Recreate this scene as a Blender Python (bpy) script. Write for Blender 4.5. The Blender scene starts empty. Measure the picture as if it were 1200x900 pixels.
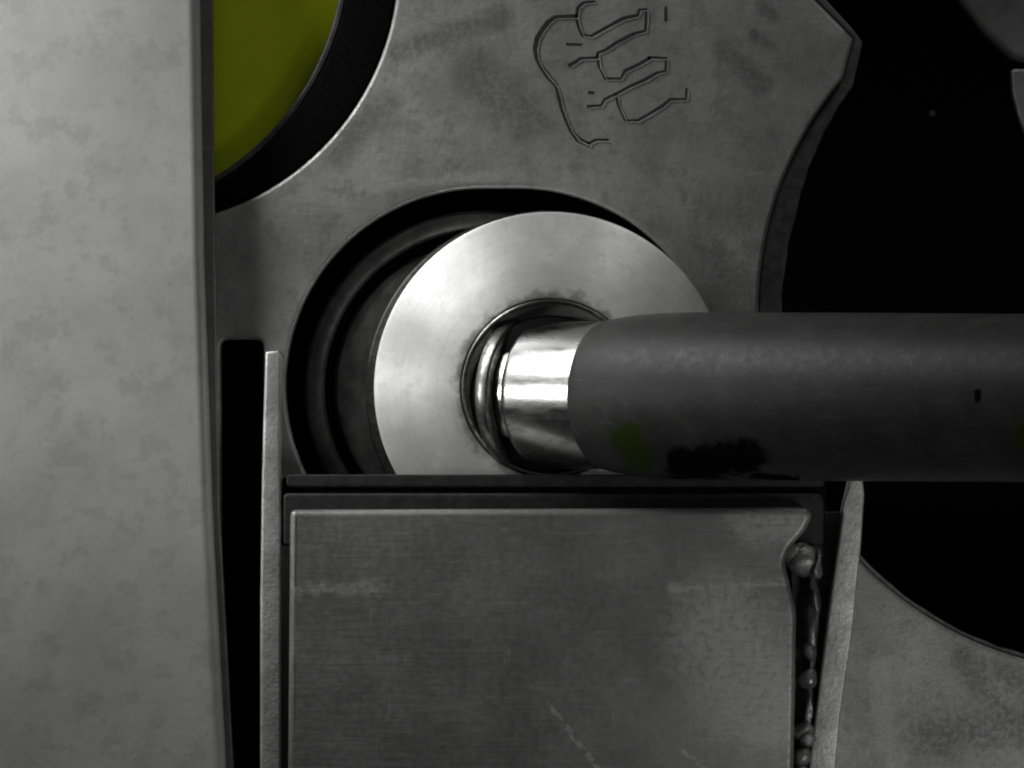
import bpy, bmesh, math, random
from mathutils import Vector, Matrix, Euler
random.seed(7)
R = math.radians
sc = bpy.context.scene
sc.unit_settings.system = 'METRIC'
sc.unit_settings.scale_length = 0.01          # one unit = one centimetre: the view is 12 cm wide
D = 80.0                                      # camera distance from the plate's face

# ------------------------------------------------------------------ camera
cd = bpy.data.cameras.new('camera'); cam = bpy.data.objects.new('camera', cd)
sc.collection.objects.link(cam); sc.camera = cam
cam.location = (0, -D, 0); cam.rotation_euler = (R(90), 0, 0)
cd.sensor_width = 36; cd.lens = 36 * D / 12.0
cd.clip_start = 1; cd.clip_end = 400
cd.dof.use_dof = True; cd.dof.focus_distance = D - 0.9; cd.dof.aperture_fstop = 45

# ------------------------------------------------------------------ world and lamps
w = bpy.data.worlds.new('World'); sc.world = w; w.use_nodes = True
w.node_tree.nodes['Background'].inputs[0].default_value = (1, 1, 1, 1)
w.node_tree.nodes['Background'].inputs[1].default_value = 0.012

def area(name, loc, target, sx, sy, power, col=(1, 1, 1), spread=180):
    l = bpy.data.lights.new(name, 'AREA'); l.shape = 'RECTANGLE'; l.size = sx; l.size_y = sy
    l.energy = power; l.color = col; l.spread = R(spread)
    o = bpy.data.objects.new(name, l); sc.collection.objects.link(o)
    o.location = loc
    o.rotation_euler = (Vector(target) - Vector(loc)).to_track_quat('-Z', 'Y').to_euler()
    return o
area('side_lamp', (-19, -8.0, 1.5), (1.5, 0, 0.2), 3.4, 3.4, 40, spread=26)
area('upper_left_lamp', (-11.5, -3.8, 11.5), (-4, 0, 1.5), 3, 10, 860, spread=80)
area('front_fill', (-8, -40, 26), (-1, 0, 0), 14, 14, 450)
area('right_fill', (11, -15, -8), (5.0, 0, -3.0), 6, 6, 85, spread=52)
area('upper_right_fill', (9, -7, 17), (1, 0, 1), 8, 4, 600)  # added fill that brightens the disc's upper right

sc.view_settings.view_transform = 'Standard'; sc.view_settings.look = 'None'
sc.view_settings.exposure = 0; sc.view_settings.gamma = 1
sc.view_settings.use_curve_mapping = False
sc.cycles.filter_width = 2.0                  # a slightly soft lens

# ------------------------------------------------------------------ helpers
def P(px, py, h=0.0):
    """a spot of the photograph on the plane h in front of the plate -> (x, z) in the scene"""
    f = (D - h) / D
    return ((px - 600) / 100 * f, (450 - py) / 100 * f)
def V(px, py, h=0.0):
    x, z = P(px, py, h); return Vector((x, -h, z))

def thing(name, label, cat, loc=(0, 0, 0), group=None):
    o = bpy.data.objects.new(name, None); sc.collection.objects.link(o)
    o.location = loc; o.empty_display_size = 0.3
    o['label'] = label; o['category'] = cat
    if group: o['group'] = group
    return o
def link(name, me, mat, parent=None, smooth=True):
    o = bpy.data.objects.new(name, me); sc.collection.objects.link(o)
    me.materials.clear(); me.materials.append(mat)
    if smooth:
        for p in me.polygons: p.use_smooth = True
        me.set_sharp_from_angle(angle=R(38))
    if parent: o.parent = parent
    return o
def place(o, parent, world):
    """o's mesh is in world coordinates; hang it under a parent that stands elsewhere"""
    o.parent = parent
    off = parent.location.copy()
    o.data.transform(Matrix.Translation(-off))
    return o

def sheet(name, loops, h0, h1, mat, parent=None, bevel=0.03, seg=3, origin=None):
    """flat plate parallel to the photograph's plane from h0 to h1, with holes (further loops)"""
    cu = bpy.data.curves.new(name, 'CURVE'); cu.dimensions = '2D'; cu.fill_mode = 'BOTH'
    cu.extrude = max((h1 - h0) / 2 - bevel, 0.001); cu.bevel_depth = bevel; cu.bevel_resolution = seg
    cu.offset = -bevel
    for lp in loops:
        s = cu.splines.new('POLY'); s.points.add(len(lp) - 1); s.use_cyclic_u = True
        for p, (x, z) in zip(s.points, lp): p.co = (x, z, 0, 1)
    tmp = bpy.data.objects.new('tmp', cu); sc.collection.objects.link(tmp)
    dg = bpy.context.evaluated_depsgraph_get()
    me = bpy.data.meshes.new_from_object(tmp.evaluated_get(dg))
    bpy.data.objects.remove(tmp); bpy.data.curves.remove(cu)
    me.transform(Matrix.Translation((0, -(h0 + h1) / 2, 0)) @ Matrix.Rotation(R(90), 4, 'X'))
    bm = bmesh.new(); bm.from_mesh(me); bmesh.ops.remove_doubles(bm, verts=bm.verts, dist=1e-5)
    bm.to_mesh(me); bm.free(); me.name = name
    o = link(name, me, mat)
    if parent: place(o, parent, None)
    return o

def lathe_mesh(name, prof, n=128, close=False):
    """prof: list of (r, z) along local z"""
    bm = bmesh.new(); rings = []
    for r, z in prof:
        if r < 1e-6: rings.append([bm.verts.new((0, 0, z))])
        else: rings.append([bm.verts.new((r * math.cos(2 * math.pi * k / n), r * math.sin(2 * math.pi * k / n), z)) for k in range(n)])
    pairs = list(zip(rings, rings[1:])) + ([(rings[-1], rings[0])] if close else [])
    for a, b in pairs:
        for k in range(n):
            k2 = (k + 1) % n
            if len(a) == 1 and len(b) == 1: continue
            if len(a) == 1: bm.faces.new((a[0], b[k], b[k2]))
            elif len(b) == 1: bm.faces.new((a[k2], a[k], b[0]))
            else: bm.faces.new((a[k2], a[k], b[k], b[k2]))
    bmesh.ops.recalc_face_normals(bm, faces=bm.faces)
    me = bpy.data.meshes.new(name); bm.to_mesh(me); bm.free()
    return me
def lathe(name, prof, mat, parent, loc=(0, 0, 0), rot=None, n=128, close=False):
    o = link(name, lathe_mesh(name, prof, n, close), mat, parent)
    o.location = loc
    o.rotation_euler = rot if rot is not None else (R(90), 0, 0)      # local z towards the camera
    return o

def arc(cx, cy, r, a0, a1, n):
    """pixel-space arc, degrees, y down"""
    return [(cx + r * math.cos(R(a0 + (a1 - a0) * k / n)), cy + r * math.sin(R(a0 + (a1 - a0) * k / n))) for k in range(n + 1)]
def loop(pts, h=0.0): return [P(x, y, h) for x, y in pts]
def rounded(pts, rad, n=5):
    out = []
    m = len(pts)
    for i in range(m):
        p = Vector(pts[i]); a = Vector(pts[i - 1]) - p; b = Vector(pts[(i + 1) % m]) - p
        r = min(rad, a.length * .45, b.length * .45)
        p0 = p + a.normalized() * r; p1 = p + b.normalized() * r
        for k in range(n + 1):
            t = k / n
            q = p0 * (1 - t) ** 2 + p * 2 * t * (1 - t) + p1 * t * t
            out.append((q.x, q.y))
    return out

def ribbon(name, strokes, width, h0, h1, mat, parent):
    """thin raised/filled strokes lying on a plane; strokes in pixels"""
    bm = bmesh.new()
    for st in strokes:
        st, wd = (st[0], st[1]) if isinstance(st[1], float) else (st, width)
        pts = [Vector(P(x, y, h0)) for x, y in st]
        L, Rr = [], []
        for i, p in enumerate(pts):
            d = (pts[min(i + 1, len(pts) - 1)] - pts[max(i - 1, 0)]).normalized()
            nrm = Vector((-d.y, d.x))
            e = wd * .42 * (0.75 + 0.5 * random.random())
            if i == 0: p = p - d * wd * .3
            if i == len(pts) - 1: p = p + d * wd * .3
            L.append(p + nrm * e); Rr.append(p - nrm * e)
        def vs(l, h): return [bm.verts.new((q.x, -h, q.y)) for q in l]
        lt, rt, lb, rb = vs(L, h1), vs(Rr, h1), vs(L, h0), vs(Rr, h0)
        for i in range(len(pts) - 1):
            bm.faces.new((lt[i], lt[i + 1], rt[i + 1], rt[i]))
            bm.faces.new((lb[i], lb[i + 1], lt[i + 1], lt[i]))
            bm.faces.new((rt[i], rt[i + 1], rb[i + 1], rb[i]))
        bm.faces.new((lt[0], rt[0], rb[0], lb[0])); bm.faces.new((lt[-1], lb[-1], rb[-1], rt[-1]))
    bmesh.ops.recalc_face_normals(bm, faces=bm.faces)
    me = bpy.data.meshes.new(name); bm.to_mesh(me); bm.free()
    return place(link(name, me, mat, smooth=False), parent, None)

# ------------------------------------------------------------------ materials
class NT:
    def __init__(s, name):
        s.m = bpy.data.materials.new(name); s.m.use_nodes = True
        s.t = s.m.node_tree; s.n = s.t.nodes; s.b = s.n['Principled BSDF']
    def link(s, a, b): s.t.links.new(a, b)
    def node(s, typ, **kw):
        n = s.n.new(typ)
        for k, v in kw.items(): setattr(n, k, v)
        return n
    def math(s, op, a, b=None, c=None, clamp=False):
        n = s.node('ShaderNodeMath', operation=op, use_clamp=clamp)
        for i, v in enumerate((a, b, c)):
            if v is None: continue
            if isinstance(v, (int, float)): n.inputs[i].default_value = v
            else: s.link(v, n.inputs[i])
        return n.outputs[0]
    def geo(s):
        if not hasattr(s, 'pos'):
            s.pos = s.node('ShaderNodeNewGeometry').outputs['Position']
        return s.pos
    def obj(s):
        if not hasattr(s, 'oc'):
            s.oc = s.node('ShaderNodeTexCoord').outputs['Object']
        return s.oc
    def noise(s, scale, detail=4, rough=.55, vec=None, stretch=None, rot=(0, 0, 0), dist=0):
        v = vec or s.obj()
        if stretch:
            mp = s.node('ShaderNodeMapping'); mp.inputs['Scale'].default_value = stretch
            mp.inputs['Rotation'].default_value = rot
            s.link(v, mp.inputs['Vector']); v = mp.outputs[0]
        n = s.node('ShaderNodeTexNoise'); n.inputs['Scale'].default_value = scale
        n.inputs['Detail'].default_value = detail; n.inputs['Roughness'].default_value = rough
        n.inputs['Distortion'].default_value = dist
        s.link(v, n.inputs['Vector']); return n.outputs['Fac']
    def ramp(s, f, a, b, lo=0.0, hi=1.0):
        n = s.node('ShaderNodeMapRange'); n.interpolation_type = 'SMOOTHSTEP'
        s.link(f, n.inputs[0])
        for i, v in zip((1, 2, 3, 4), (a, b, lo, hi)): n.inputs[i].default_value = v
        return n.outputs[0]
    def mix(s, f, a, b):
        n = s.node('ShaderNodeMix', data_type='RGBA')
        if isinstance(f, (int, float)): n.inputs[0].default_value = f
        else: s.link(f, n.inputs[0])
        for i, v in ((6, a), (7, b)):
            if isinstance(v, tuple): n.inputs[i].default_value = (*v, 1)
            else: s.link(v, n.inputs[i])
        return n.outputs[2]
    def smear(s, a, b, width, soft=.6, rag=.25, h=0.0):
        """mask of a ragged streak on the surface from spot a to spot b (photo pixels turned to scene centimetres)"""
        A, B = Vector(P(*a, h)), Vector(P(*b, h)); d = B - A; L = d.length; d.normalize()
        sep = s.node('ShaderNodeSeparateXYZ'); s.link(s.geo(), sep.inputs[0])
        x = s.math('SUBTRACT', sep.outputs[0], A.x); z = s.math('SUBTRACT', sep.outputs[2], A.y)
        u = s.math('ADD', s.math('MULTIPLY', x, d.x), s.math('MULTIPLY', z, d.y))
        v = s.math('ADD', s.math('MULTIPLY', x, -d.y), s.math('MULTIPLY', z, d.x))
        uu = s.math('MAXIMUM', s.math('SUBTRACT', 0.0, u), s.math('MAXIMUM', s.math('SUBTRACT', u, L), 0.0))
        dist = s.math('SQRT', s.math('ADD', s.math('MULTIPLY', uu, uu), s.math('MULTIPLY', v, v)))
        n = s.noise(4.5, 8, .75, vec=s.geo())
        dist = s.math('ADD', dist, s.math('MULTIPLY', s.math('SUBTRACT', n, .5), rag * 2))
        return s.ramp(dist, width / 2 * (1 - soft), width / 2 * (1 + soft), 1.0, 0.0)
    def scratches(s, scale, stretch, rot, lo=.62, hi=.72):
        return s.ramp(s.noise(scale, 2, .5, stretch=stretch, rot=rot), lo, hi)
    def bump(s, height, strength, dist=.02):
        b = s.node('ShaderNodeBump'); b.inputs['Strength'].default_value = strength
        b.inputs['Distance'].default_value = dist; s.link(height, b.inputs['Height'])
        s.link(b.outputs[0], s.b.inputs['Normal'])
    def set(s, **kw):
        for k, v in kw.items():
            i = s.b.inputs[k.replace('_', ' ')]
            if isinstance(v, tuple): i.default_value = (*v, 1) if len(v) == 3 else v
            elif isinstance(v, (int, float)): i.default_value = v
            else: s.link(v, i)
        return s.m

def g(v): return (v, v, v * .985)

# the grey back plate: dull cast metal with dirt
m = NT('dull_plate')
n1 = m.noise(1.1, 6, .6); n2 = m.noise(14, 4, .6); n3 = m.noise(60, 2, .5)
c = m.mix(m.ramp(n1, .35, .68), g(.205), g(.29))
c = m.mix(m.ramp(n2, .5, .75, 0, .35), c, g(.16))
c = m.mix(m.ramp(m.noise(3.4, 9, .72), .5, .6, 0, .42), c, g(.13))
c = m.mix(m.ramp(m.noise(30, 5, .7), .62, .7, 0, .6), c, g(.07))
c = m.mix(m.math('MULTIPLY', m.scratches(5, (.3, 1, 7), (0, R(28), 0), .64, .7), .25), c, g(.42))
c = m.mix(m.math('MULTIPLY', m.scratches(6, (6, 1, .3), (0, R(12), 0), .66, .71), .22), c, g(.42))
dirt = m.smear((455, 120), (395, 182), .30, .8, .22)
for a, b, wd in (((590, 20), (470, 60), .25), ((560, 90), (620, 140), .6), ((850, 60), (893, 100), .26), ((880, 38), (905, 55), .12),
                 ((890, 4), (906, 22), .12), ((1130, 770), (1170, 830), .3), ((1090, 860), (1200, 850), .5), ((1180, 790), (1200, 800), .3)):
    dirt = m.math('MAXIMUM', dirt, m.smear(a, b, wd, .7, .2))
c = m.mix(m.math('MULTIPLY', m.math('MULTIPLY', dirt, m.ramp(n2, .35, .6, .4, 1)), .62), c, g(.07))
pale = m.smear((420, 222), (610, 202), .1, .8, .12)
pale = m.math('MAXIMUM', pale, m.smear((1030, 780), (1045, 900), .28, .7, .25))
c = m.mix(m.math('MULTIPLY', pale, .3), c, g(.4))
m.bump(m.math('ADD', n2, m.math('MULTIPLY', n3, .6)), .35, .012)
M_plate = m.set(Base_Color=c, Metallic=.45, Roughness=m.ramp(n2, .3, .8, .42, .62))

# pale satin aluminium side panel
m = NT('satin_aluminium')
n1 = m.noise(.8, 5, .6); n2 = m.noise(9, 4, .6); sx = m.scratches(6, (.25, 1, 6), (0, R(8), 0), .6, .74)
c = m.mix(m.ramp(n1, .3, .7), g(.33), g(.41)); c = m.mix(m.ramp(n2, .56, .72, 0, .25), c, g(.26))
c = m.mix(m.ramp(m.noise(2.6, 9, .72), .5, .62, 0, .35), c, g(.23))
c = m.mix(m.ramp(m.noise(26, 5, .7), .63, .7, 0, .6), c, g(.14))
c = m.mix(m.math('MULTIPLY', m.scratches(5, (6, 1, .25), (0, R(-20), 0), .69, .73), .16), c, g(.55))
c = m.mix(m.math('MULTIPLY', sx, .08), c, g(.5))
m.bump(m.math('ADD', n2, m.math('MULTIPLY', m.noise(80, 2), .5)), .25, .01)
M_panel = m.set(Base_Color=c, Metallic=.2, Roughness=m.ramp(n2, .3, .8, .42, .55))

# darker bracket steel
m = NT('bracket_steel')
n1 = m.noise(.9, 5, .6); n2 = m.noise(11, 5, .65); ln = m.noise(5, 4, .6, stretch=(.35, 1, 5))
c = m.mix(m.ramp(n1, .35, .7), g(.13), g(.185))
c = m.mix(m.ramp(ln, .55, .75, 0, .35), c, g(.27))
pol = m.math('MAXIMUM', m.smear((845, 740), (880, 820), 1.15, .55, .5, 1.1), m.smear((880, 612), (940, 606), .5, .6, .3, 1.1))
pol = m.math('MAXIMUM', pol, m.smear((350, 690), (450, 688), .13, .7, .18, 1.1))
pol = m.math('MAXIMUM', pol, m.smear((790, 690), (930, 682), .1, .7, .15, 1.1))
scr = m.math('MAXIMUM', m.smear((642, 824), (702, 902), .06, .5, .05, 1.1), m.smear((800, 880), (832, 905), .04, .5, .05, 1.1))
c = m.mix(m.math('MULTIPLY', m.math('MULTIPLY', pol, m.ramp(n2, .3, .6, .3, 1)), .6), c, g(.32))
c = m.mix(m.ramp(m.noise(28, 5, .7), .62, .7, 0, .5), c, g(.05))
c = m.mix(m.math('MULTIPLY', m.math('MULTIPLY', scr, m.ramp(n2, .42, .58)), .5), c, g(.4))
fine = m.scratches(7, (4, 1, .25), (0, R(-35), 0), .66, .76)
c = m.mix(m.math('MULTIPLY', fine, .2), c, g(.4))
m.bump(m.math('ADD', n2, ln), .3, .012)
M_bracket = m.set(Base_Color=c, Metallic=.5, Roughness=m.ramp(n2, .3, .75, .38, .6))

m = NT('flange_edge_steel')
n1 = m.noise(2.5, 5, .65); n2 = m.noise(18, 4, .6)
c = m.mix(m.ramp(n1, .35, .7), g(.3), g(.46)); c = m.mix(m.ramp(n2, .55, .7, 0, .5), c, g(.16))
m.bump(n2, .4, .02)
M_flange = m.set(Base_Color=c, Metallic=.5, Roughness=.48)

m = NT('weld_metal')
n1 = m.noise(6, 4, .6); m.bump(n1, .6, .04)
M_weld = m.set(Base_Color=m.mix(n1, g(.08), g(.3)), Metallic=.7, Roughness=m.ramp(n1, .35, .65, .32, .6))

# turned disc
m = NT('turned_aluminium')
n1 = m.noise(1.6, 5, .65); n2 = m.noise(7, 4, .65)
sep = m.node('ShaderNodeSeparateXYZ'); m.link(m.obj(), sep.inputs[0])
rad = m.math('SQRT', m.math('ADD', m.math('POWER', sep.outputs[0], 2), m.math('POWER', sep.outputs[1], 2)))
cmb = m.node('ShaderNodeCombineXYZ'); m.link(m.math('MULTIPLY', rad, 26), cmb.inputs[0])
gro = m.noise(1.0, 5, .75, vec=cmb.outputs[0])
c = m.mix(m.ramp(n1, .38, .66), g(.76), g(.9)); c = m.mix(m.ramp(n2, .52, .62, 0, .3), c, g(.56))
c = m.mix(m.ramp(m.noise(26, 5, .7), .6, .72, 0, .4), c, g(.35))
c = m.mix(m.ramp(gro, .48, .7, 0, .4), c, g(.4))
grm = m.ramp(m.math('ADD', rad, m.math('MULTIPLY', m.math('SUBTRACT', m.noise(5, 7, .7), .5), .5)), 1.03, 1.18, .7, 0.0)
c = m.mix(grm, c, g(.12))                         # grease round the centre joint
tan = m.node('ShaderNodeTangent', direction_type='RADIAL', axis='Z'); m.link(tan.outputs[0], m.b.inputs['Tangent'])
m.bump(gro, .22, .01)
M_disc = m.set(Base_Color=c, Metallic=.72, Roughness=m.ramp(n2, .3, .75, .46, .54), Anisotropic=.72, Anisotropic_Rotation=.25)

m = NT('polished_steel')
n1 = m.noise(10, 4, .6, stretch=(1, 1, .3))
M_chrome = m.set(Base_Color=m.mix(m.ramp(n1, .4, .7), g(.4), g(.3)), Metallic=1.0, Roughness=m.ramp(n1, .3, .7, .18, .3))

m = NT('satin_steel')
n1 = m.noise(14, 4, .6)
M_satin = m.set(Base_Color=m.mix(m.ramp(n1, .35, .7), g(.2), g(.09)), Metallic=1.0, Roughness=m.ramp(n1, .3, .7, .28, .4))

m = NT('dark_sleeve')
n1 = m.noise(2.2, 6, .65); n2 = m.noise(40, 3, .6); n3 = m.noise(9, 6, .7)
c = m.mix(m.ramp(n1, .3, .75), g(.018), g(.028))
c = m.mix(m.ramp(n3, .56, .74, 0, .5), c, g(.06))
c = m.mix(m.math('MULTIPLY', m.scratches(5, (5, 5, .35), (0, 0, 0), .66, .72), .3), c, g(.07))
blk = m.math('MAXIMUM', m.smear((800, 545), (872, 535), .42, .3, .22, 1.8), m.smear((880, 557), (930, 560), .1, .5, .08, 1.8))  # shade and dark reflection under the sleeve, painted as black patches
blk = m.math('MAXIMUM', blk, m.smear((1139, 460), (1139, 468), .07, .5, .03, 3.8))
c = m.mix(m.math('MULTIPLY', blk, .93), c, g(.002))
ol = m.math('MAXIMUM', m.smear((735, 513), (747, 536), .36, .3, .16, 1.2), m.smear((1197, 511), (1215, 511), .28, .3, .06, 4.2))  # olive reflections of the lens, painted into the sleeve colour
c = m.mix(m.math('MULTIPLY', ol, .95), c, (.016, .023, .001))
m.bump(m.math('ADD', n3, m.math('MULTIPLY', n2, .5)), .3, .012)
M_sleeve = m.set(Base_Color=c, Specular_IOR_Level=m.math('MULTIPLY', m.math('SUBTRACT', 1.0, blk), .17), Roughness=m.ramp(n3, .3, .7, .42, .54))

def simple(name, col, rough, metal=0.0, nz=20, var=.35, bump=.2, spec=.5):
    m = NT(name); n1 = m.noise(nz, 4, .6)
    lo = tuple(x * (1 - var) for x in col); hi = tuple(x * (1 + var) for x in col)
    m.bump(n1, bump, .01)
    return m.set(Base_Color=m.mix(m.ramp(n1, .3, .7), lo, hi), Roughness=rough, Metallic=metal, Specular_IOR_Level=spec)
M_black = simple('black_rubber', g(.003), .85, spec=.03)
M_darkmetal = simple('blackened_steel', g(.05), .42, .5, 6)
M_strip = simple('dark_seal', g(.014), .6, 0, 9, spec=.2)
M_void = simple('unlit_black', g(.002), .9, spec=.1)
M_olive = simple('olive_lens', (.43, .51, .012), .6, 0, 1.5, .06, .03, .12)
M_rim = simple('grey_rim', g(.07), .5, .2, 8)
M_edge_shade = simple('edge_shade_grey', g(.08), .65, .1, 8)
M_bore = simple('worn_bore', g(.09), .5, .3, 5)
M_ink = simple('engraved_line', g(.004), .7)

# ------------------------------------------------------------------ setting: dark space behind the plate
bm = bmesh.new()
for a in (((-13, 6, -10), (13, 6, -10), (13, 6, 10), (-13, 6, 10)),): bm.faces.new([bm.verts.new(p) for p in a])
me = bpy.data.meshes.new('back_wall'); bm.to_mesh(me); bm.free()
bw = link('back_wall', me, M_void, smooth=False); bw['kind'] = 'structure'

# ------------------------------------------------------------------ the grey plate with its openings
plate = thing('mounting_plate', 'dull grey metal plate with round openings and an engraved hand pictogram', 'metal plate', (0, 0, 0))
outer = [(-900, -760), (2100, -760), (2100, 1660), (-900, 1660)]
LC, LR = (160, -43), 307                       # opening for the lens
lens_hole = arc(*LC, LR, 0, 360, 120)[:-1]
slot = arc(566, 452, 232, 90, 270, 60) + arc(608, 452, 232, -90, 90, 60)
gap = rounded([(258, 398), (309, 398), (309, 1200), (258, 1200)], 10)
a0 = math.degrees(math.atan2(62 - 364, 1004 - 1312)) % 360
big = [(860, -110), (955, 0), (985, 30)] + [(1000, 46)] + arc(1312, 364, 423, a0, 70, 70)[2:] + [(1560, 700), (1560, -110)]
body = sheet('plate_body', [loop(outer), loop(lens_hole), loop(slot), loop(gap), loop(big)], -.7, 0, M_plate, plate, bevel=.05, seg=4)

inner = [(880, -95), (965, -2), (998, 34), (1010, 50)]
for k in range(2, 71):
    a = a0 + (70 - a0) * k / 70
    f = max(0, min(1, (a - 146) / 30)); rr = 423 - 5 - 22 * f * f * (3 - 2 * f) * (1 - .6 * max(0, min(1, (a - 195) / 25))) + random.uniform(-1, 1)
    inner.append((1312 + rr * math.cos(R(a)), 364 + rr * math.sin(R(a))))
inner += [(1545, 690), (1545, -95)]
sheet('edge_shade_band', [loop(big, -.3), loop(inner, -.3)], -.62, -.16, M_edge_shade, plate, bevel=.02, seg=4)  # dark band standing in for the shaded rounding of the opening's edge
# engraved pictogram (traced)
def z6(pts): return [(600 + x / 5, y / 5) for x, y in pts]
strokes = [
    (z6([(372, 98), (250, 100), (212, 130), (175, 180), (150, 225), (138, 280), (145, 340), (170, 390), (210, 445), (258, 500), (275, 560), (288, 620), (312, 690), (345, 765), (385, 815), (455, 850)]), .07),
    (z6([(440, 842), (490, 818), (560, 820)]), .035),
    (z6([(480, 8), (415, 15), (385, 45), (378, 100), (392, 160), (412, 205), (460, 212), (510, 184), (580, 145), (650, 108), (735, 90), (745, 55), (785, 52), (785, 115), (780, 178), (705, 200), (610, 250), (545, 292), (500, 310), (495, 338), (400, 342), (372, 362), (335, 382)]), .045),
    (z6([(500, 320), (508, 385), (530, 425), (545, 460), (635, 460), (660, 415), (740, 378), (805, 340)]), .038),
    (z6([(800, 338), (902, 340), (900, 415), (850, 425), (780, 465), (700, 500), (615, 545), (540, 582), (520, 618), (445, 622)]), .044),
    (z6([(610, 548), (618, 610), (640, 655), (662, 705), (735, 705), (800, 668), (880, 620), (925, 582), (1018, 580), (1022, 522)]), .04),
    (z6([(322, 258), (402, 260)]), .035), (z6([(900, 42), (900, 118)]), .035), (z6([(450, 540), (475, 542)]), .035),
]
ribbon('engraved_pictogram', strokes, .04, 0.0, .004, M_ink, plate)
glint = [([(x + 2.6, y + 2.2) for x, y in st], .013) for st, wd in strokes[:6]]  # pale offset strips imitate a lit edge beside the engraved lines
ribbon('engraving_glint', glint, .013, 0.0, .008, M_flange, plate)

# ------------------------------------------------------------------ olive lens in its black ring
c = V(92, -60, -.8)
lens = thing('round_lens', 'olive yellow round lens in a black ring at the upper left', 'lens', (c.x, .8, c.z))
lathe('lens_face', [(0, .38), (1.2, .37), (2.2, .35), (3.0, .32), (3.18, .28), (3.24, .2), (3.24, -.1), (0, -.1)], M_olive, lens, n=160)
def ring_loop(shrink):
    """outline of the lens seen through the opening: lens circle, kept inside the opening"""
    out = []
    for k in range(120):
        a = 2 * math.pi * k / 120; ux, uy = math.cos(a), math.sin(a)
        dx, dy = LC[0] - 92, LC[1] + 60; q = dx * ux + dy * uy
        t = -q + math.sqrt(q * q - (dx * dx + dy * dy) + (315 - shrink) ** 2)
        t = min(t, LR - 6 - shrink)
        out.append((LC[0] + ux * t, LC[1] + uy * t))
    return out
sheet('rubber_ring', [loop(arc(*LC, LR - 2, 0, 360, 120)[:-1], -.1), loop(ring_loop(-4), -.1)], -.42, -.1, M_black, lens, bevel=.02)
sheet('inner_rim', [loop(ring_loop(-3.5), -.3), loop(ring_loop(4), -.3)], -.4, -.28, M_rim, lens, bevel=.02)

# ------------------------------------------------------------------ stepped dark bore behind the disc
c = V(566, 456)
bore = thing('bore_sleeve', 'black stepped sleeve sunk in the opening behind the bright disc', 'sleeve', (c.x, .4, c.z))
lathe('outer_ring', [(1.86, -.6), (1.87, .1), (1.9, .15), (1.98, .18), (2.06, .16), (2.1, .1), (2.11, -.6)], M_darkmetal, bore)
lathe('inner_ring', [(1.795, -.7), (1.795, -.16), (1.81, -.14), (1.835, -.14), (1.85, -.2), (1.85, -.7)], M_black, bore)
lathe('bore_floor', [(0, 0.0), (1.62, 0.0), (1.72, -.05), (1.78, -.2), (1.78, -.7)], M_bore, bore)

# ------------------------------------------------------------------ bright turned disc
HD = .3
c = V(645, 455, HD)
disc = thing('turned_disc', 'bright silver turned metal disc with a central ring, around the tilted rod', 'disc', (c.x, -HD, c.z))
lathe('disc_face', [(0, -.5), (2.0, -.5), (2.06, -.44), (2.06, -.04), (2.045, -.015), (2.0, 0), (1.5, .1), (1.08, .185), (1.055, .18), (1.04, .13), (1.0, .06), (.5, -.1), (0, -.1)], M_disc, disc, n=192)
lathe('centre_lip', [(.985, -.09), (.985, .17), (.995, .19), (1.02, .195), (1.035, .18), (1.035, -.09)], M_satin, disc, n=160)
lathe('washer', [(2.02, -.64), (2.12, -.64), (2.14, -.62), (2.14, -.55), (2.12, -.53), (2.02, -.53)], M_satin, disc, loc=(-.03, 0, -.05), n=160)

# ------------------------------------------------------------------ tilted rod with its dark sleeve
TH = R(55)
b = V(645, 463, HD)
rod = thing('tilted_rod', 'polished steel rod with a long dark sleeve leaning right out of the disc', 'rod', (b.x, -HD, b.z))
d = Vector((math.sin(TH), -math.cos(TH), -.004)).normalized()
rq = d.to_track_quat('Z', 'Y').to_euler()
lathe('ball_joint', [(0, -.6)] + [(.93 * math.cos(R(t)), .1 + .93 * math.sin(R(t))) for t in range(-60, 90, 6)] + [(0, 1.03)], M_black, rod)
for o in (bpy.data.objects['ball_joint'],): o.scale = (1, 1, .55)
lathe('collar', [(.5, -.45), (.88, -.45), (.915, -.43), (.925, -.39), (.925, -.33), (.915, -.29), (.88, -.27), (.8, -.265)], M_satin, rod, rot=rq)
lathe('shaft', [(0, -.4), (.78, -.4), (.78, -.14), (.82, -.13), (.855, -.09), (.86, -.05), (.86, 1.2)], M_chrome, rod, rot=rq)
L = 11.0
prof = [(.8, .83), (.862, .83), (.872, .85), (.89, .95), (.915, 1.12), (.94, 1.35), (.955, 1.6), (.962, 2.0), (.955, 4.0), (.94, 6.0), (.93, 8.0), (.92, L), (.88, L + .05), (0, L + .05)]
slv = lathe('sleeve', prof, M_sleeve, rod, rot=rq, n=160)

# ------------------------------------------------------------------ dark seal between disc and bracket
seal = thing('seal_strip', 'dark two-layer seal strip along the top of the steel bracket', 'seal strip', V(640, 590, 0))
sheet('upper_layer', [loop(rounded([(336, 556), (965, 556), (965, 571), (336, 571)], 5), .55)], .505, .60, M_strip, seal, bevel=.02)
sheet('backing', [loop(rounded([(330, 560), (968, 560), (968, 640), (330, 640)], 4), .5)], .47, .50, M_void, seal, bevel=.01)
sheet('lower_layer', [loop(rounded([(332, 578), (962, 578), (966, 590), (966, 640), (332, 640)], 6), .6)], .505, .63, M_strip, seal, bevel=.04)

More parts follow.
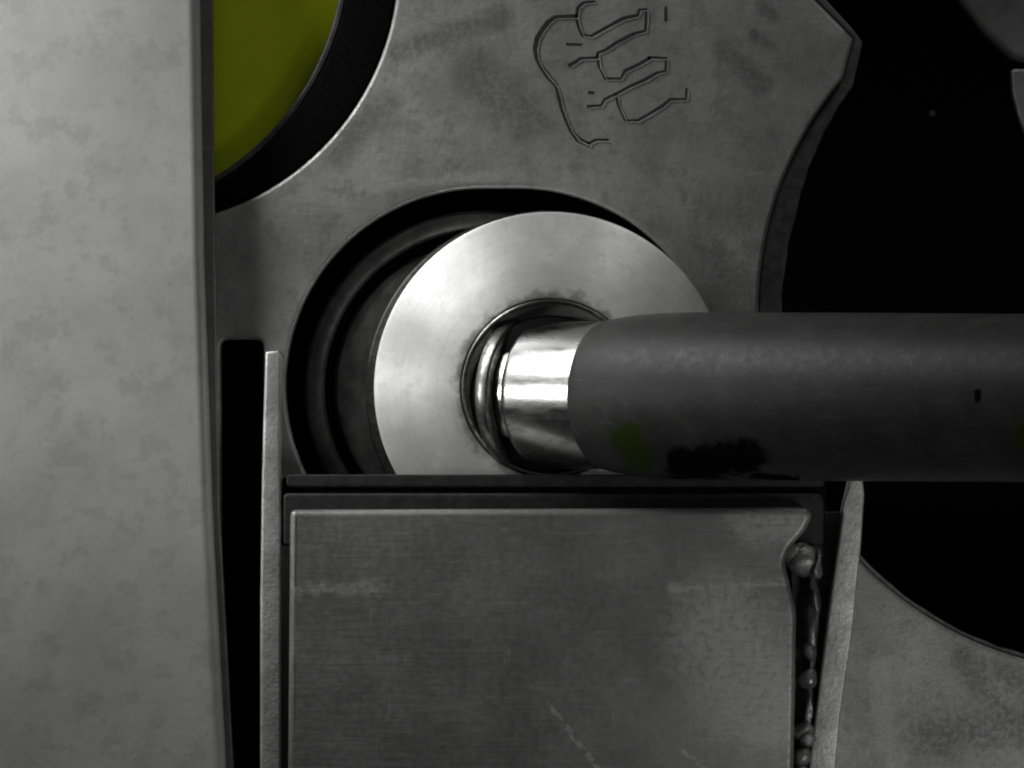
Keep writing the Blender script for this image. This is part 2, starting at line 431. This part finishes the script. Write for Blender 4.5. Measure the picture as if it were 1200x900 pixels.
# ------------------------------------------------------------------ steel bracket
HB = 1.1
br = thing('channel_bracket', 'grey steel channel bracket with scuffed front plate and welded right seam', 'bracket', V(640, 900, 0))
fp = rounded([(340, 598), (640, 597), (946, 595), (952, 604), (944, 622), (926, 642), (919, 658), (925, 682), (933, 716), (932, 800), (926, 1100), (336, 1100)], 7, 4)
sheet('front_plate', [loop(fp, HB)], .64, HB, M_bracket, br, bevel=.075, seg=5)
def wall(name, pts_front, thick_pts, h0, h1, mat, bevel):
    return sheet(name, [loop(pts_front, h1)], h0, h1, mat, br, bevel=bevel)
lf = [(311, 412), (326, 411), (330, 420), (329, 470), (328, 540), (330, 600), (329, 760), (330, 1100), (305, 1100), (305, 700), (307, 560), (309, 480)]
sheet('flange', [loop(lf, .62)], -.5, .62, M_flange, br, bevel=.035, seg=4)
rf = [(998, 556), (1010, 554), (1013, 580), (1009, 640), (999, 740), (985, 840), (960, 1100), (922, 1100), (948, 900), (962, 790), (975, 690), (988, 600)]
sheet('flange', [loop(rf, .75)], 0.005, .75, M_flange, br, bevel=.03, seg=4)

# weld along the right seam: overlapping lumps in one bead
bm = bmesh.new()
def lump(px, py, h, rx, rz, ry, tilt=0):
    mt = Matrix.Translation(V(px, py, h)) @ Matrix.Rotation(tilt, 4, 'Y') @ Matrix.Diagonal((rx, ry, rz, 1))
    bmesh.ops.create_icosphere(bm, subdivisions=3, radius=1, matrix=mt)
lump(942, 657, .74, .2, .2, .2, R(20)); lump(958, 661, .82, .065, .19, .15, R(3)); lump(932, 646, .78, .15, .08, .14, R(-38))
lump(952, 735, .5, .085, .62, .16, R(2)); lump(946, 850, .5, .08, .65, .16, R(4)); lump(954, 700, .56, .06, .25, .15, R(-4))
for px, py, rx, rz in ((947, 795, .1, .12), (942, 855, .12, .1), (946, 866, .08, .09), (940, 886, .11, .13), (938, 905, .1, .1), (950, 765, .06, .12)):
    lump(px, py, .68, rx, rz, .16, random.uniform(-.4, .4))
from mathutils import noise as mn
for v in bm.verts:
    k = mn.noise_vector(v.co * 5.5) * .05 + mn.noise_vector(v.co * 14) * .018
    v.co += k
me = bpy.data.meshes.new('weld_bead'); bm.to_mesh(me); bm.free()
place(link('weld_bead', me, M_weld), br, None)
sheet('seam_floor', [loop([(926, 600), (985, 600), (965, 800), (940, 1100), (905, 1100), (930, 800)], .3)], .006, .32, M_darkmetal, br, bevel=.01)

# ------------------------------------------------------------------ pale panel at the left
pn = thing('side_panel', 'large pale grey satin metal panel standing along the left side', 'panel', V(120, 900, 0))
HP = .45
pp = rounded([(-700, -760), (226, -760), (233, 0), (238, 300), (248, 600), (264, 900), (290, 1660), (-700, 1660)], 10, 4)
sheet('panel_face', [loop(pp, HP)], .012, HP, M_panel, pn, bevel=.14, seg=6)
pe = [(200, -760), (246, -760), (250, 0), (252, 300), (258, 600), (274, 900), (300, 1660), (200, 1660)]
sheet('panel_lip', [loop(pe, .1)], .006, .13, M_bracket, pn, bevel=.03)

# ------------------------------------------------------------------ parts seen in the big opening at the right
lg = thing('steel_lug', 'grey steel lug of two pieces in the dark opening, upper right corner', 'lug', V(1300, 70, -1))
sheet('upper_piece', [loop([(1040, -110), (1118, -6), (1150, 38), (1184, 70), (1196, 73), (1620, 73), (1620, -110)], -1)], -1.25, -.8, M_plate, lg, bevel=.1, seg=4)
sheet('lower_piece', [loop(rounded([(1184, 81), (1186, 110), (1194, 140), (1208, 172), (1620, 260), (1620, 81)], 5), -1)], -1.25, -.86, M_plate, lg, bevel=.04, seg=4)
c = V(1092, 132, -5.9)
sw = thing('small_screw', 'tiny round screw head deep inside the black opening', 'screw', (c.x, 5.9, c.z))
lathe('head', [(0, .05), (.03, .048), (.05, .02), (.055, -.02), (.03, -.03), (.03, -.12), (0, -.12)], M_rim, sw, n=24)
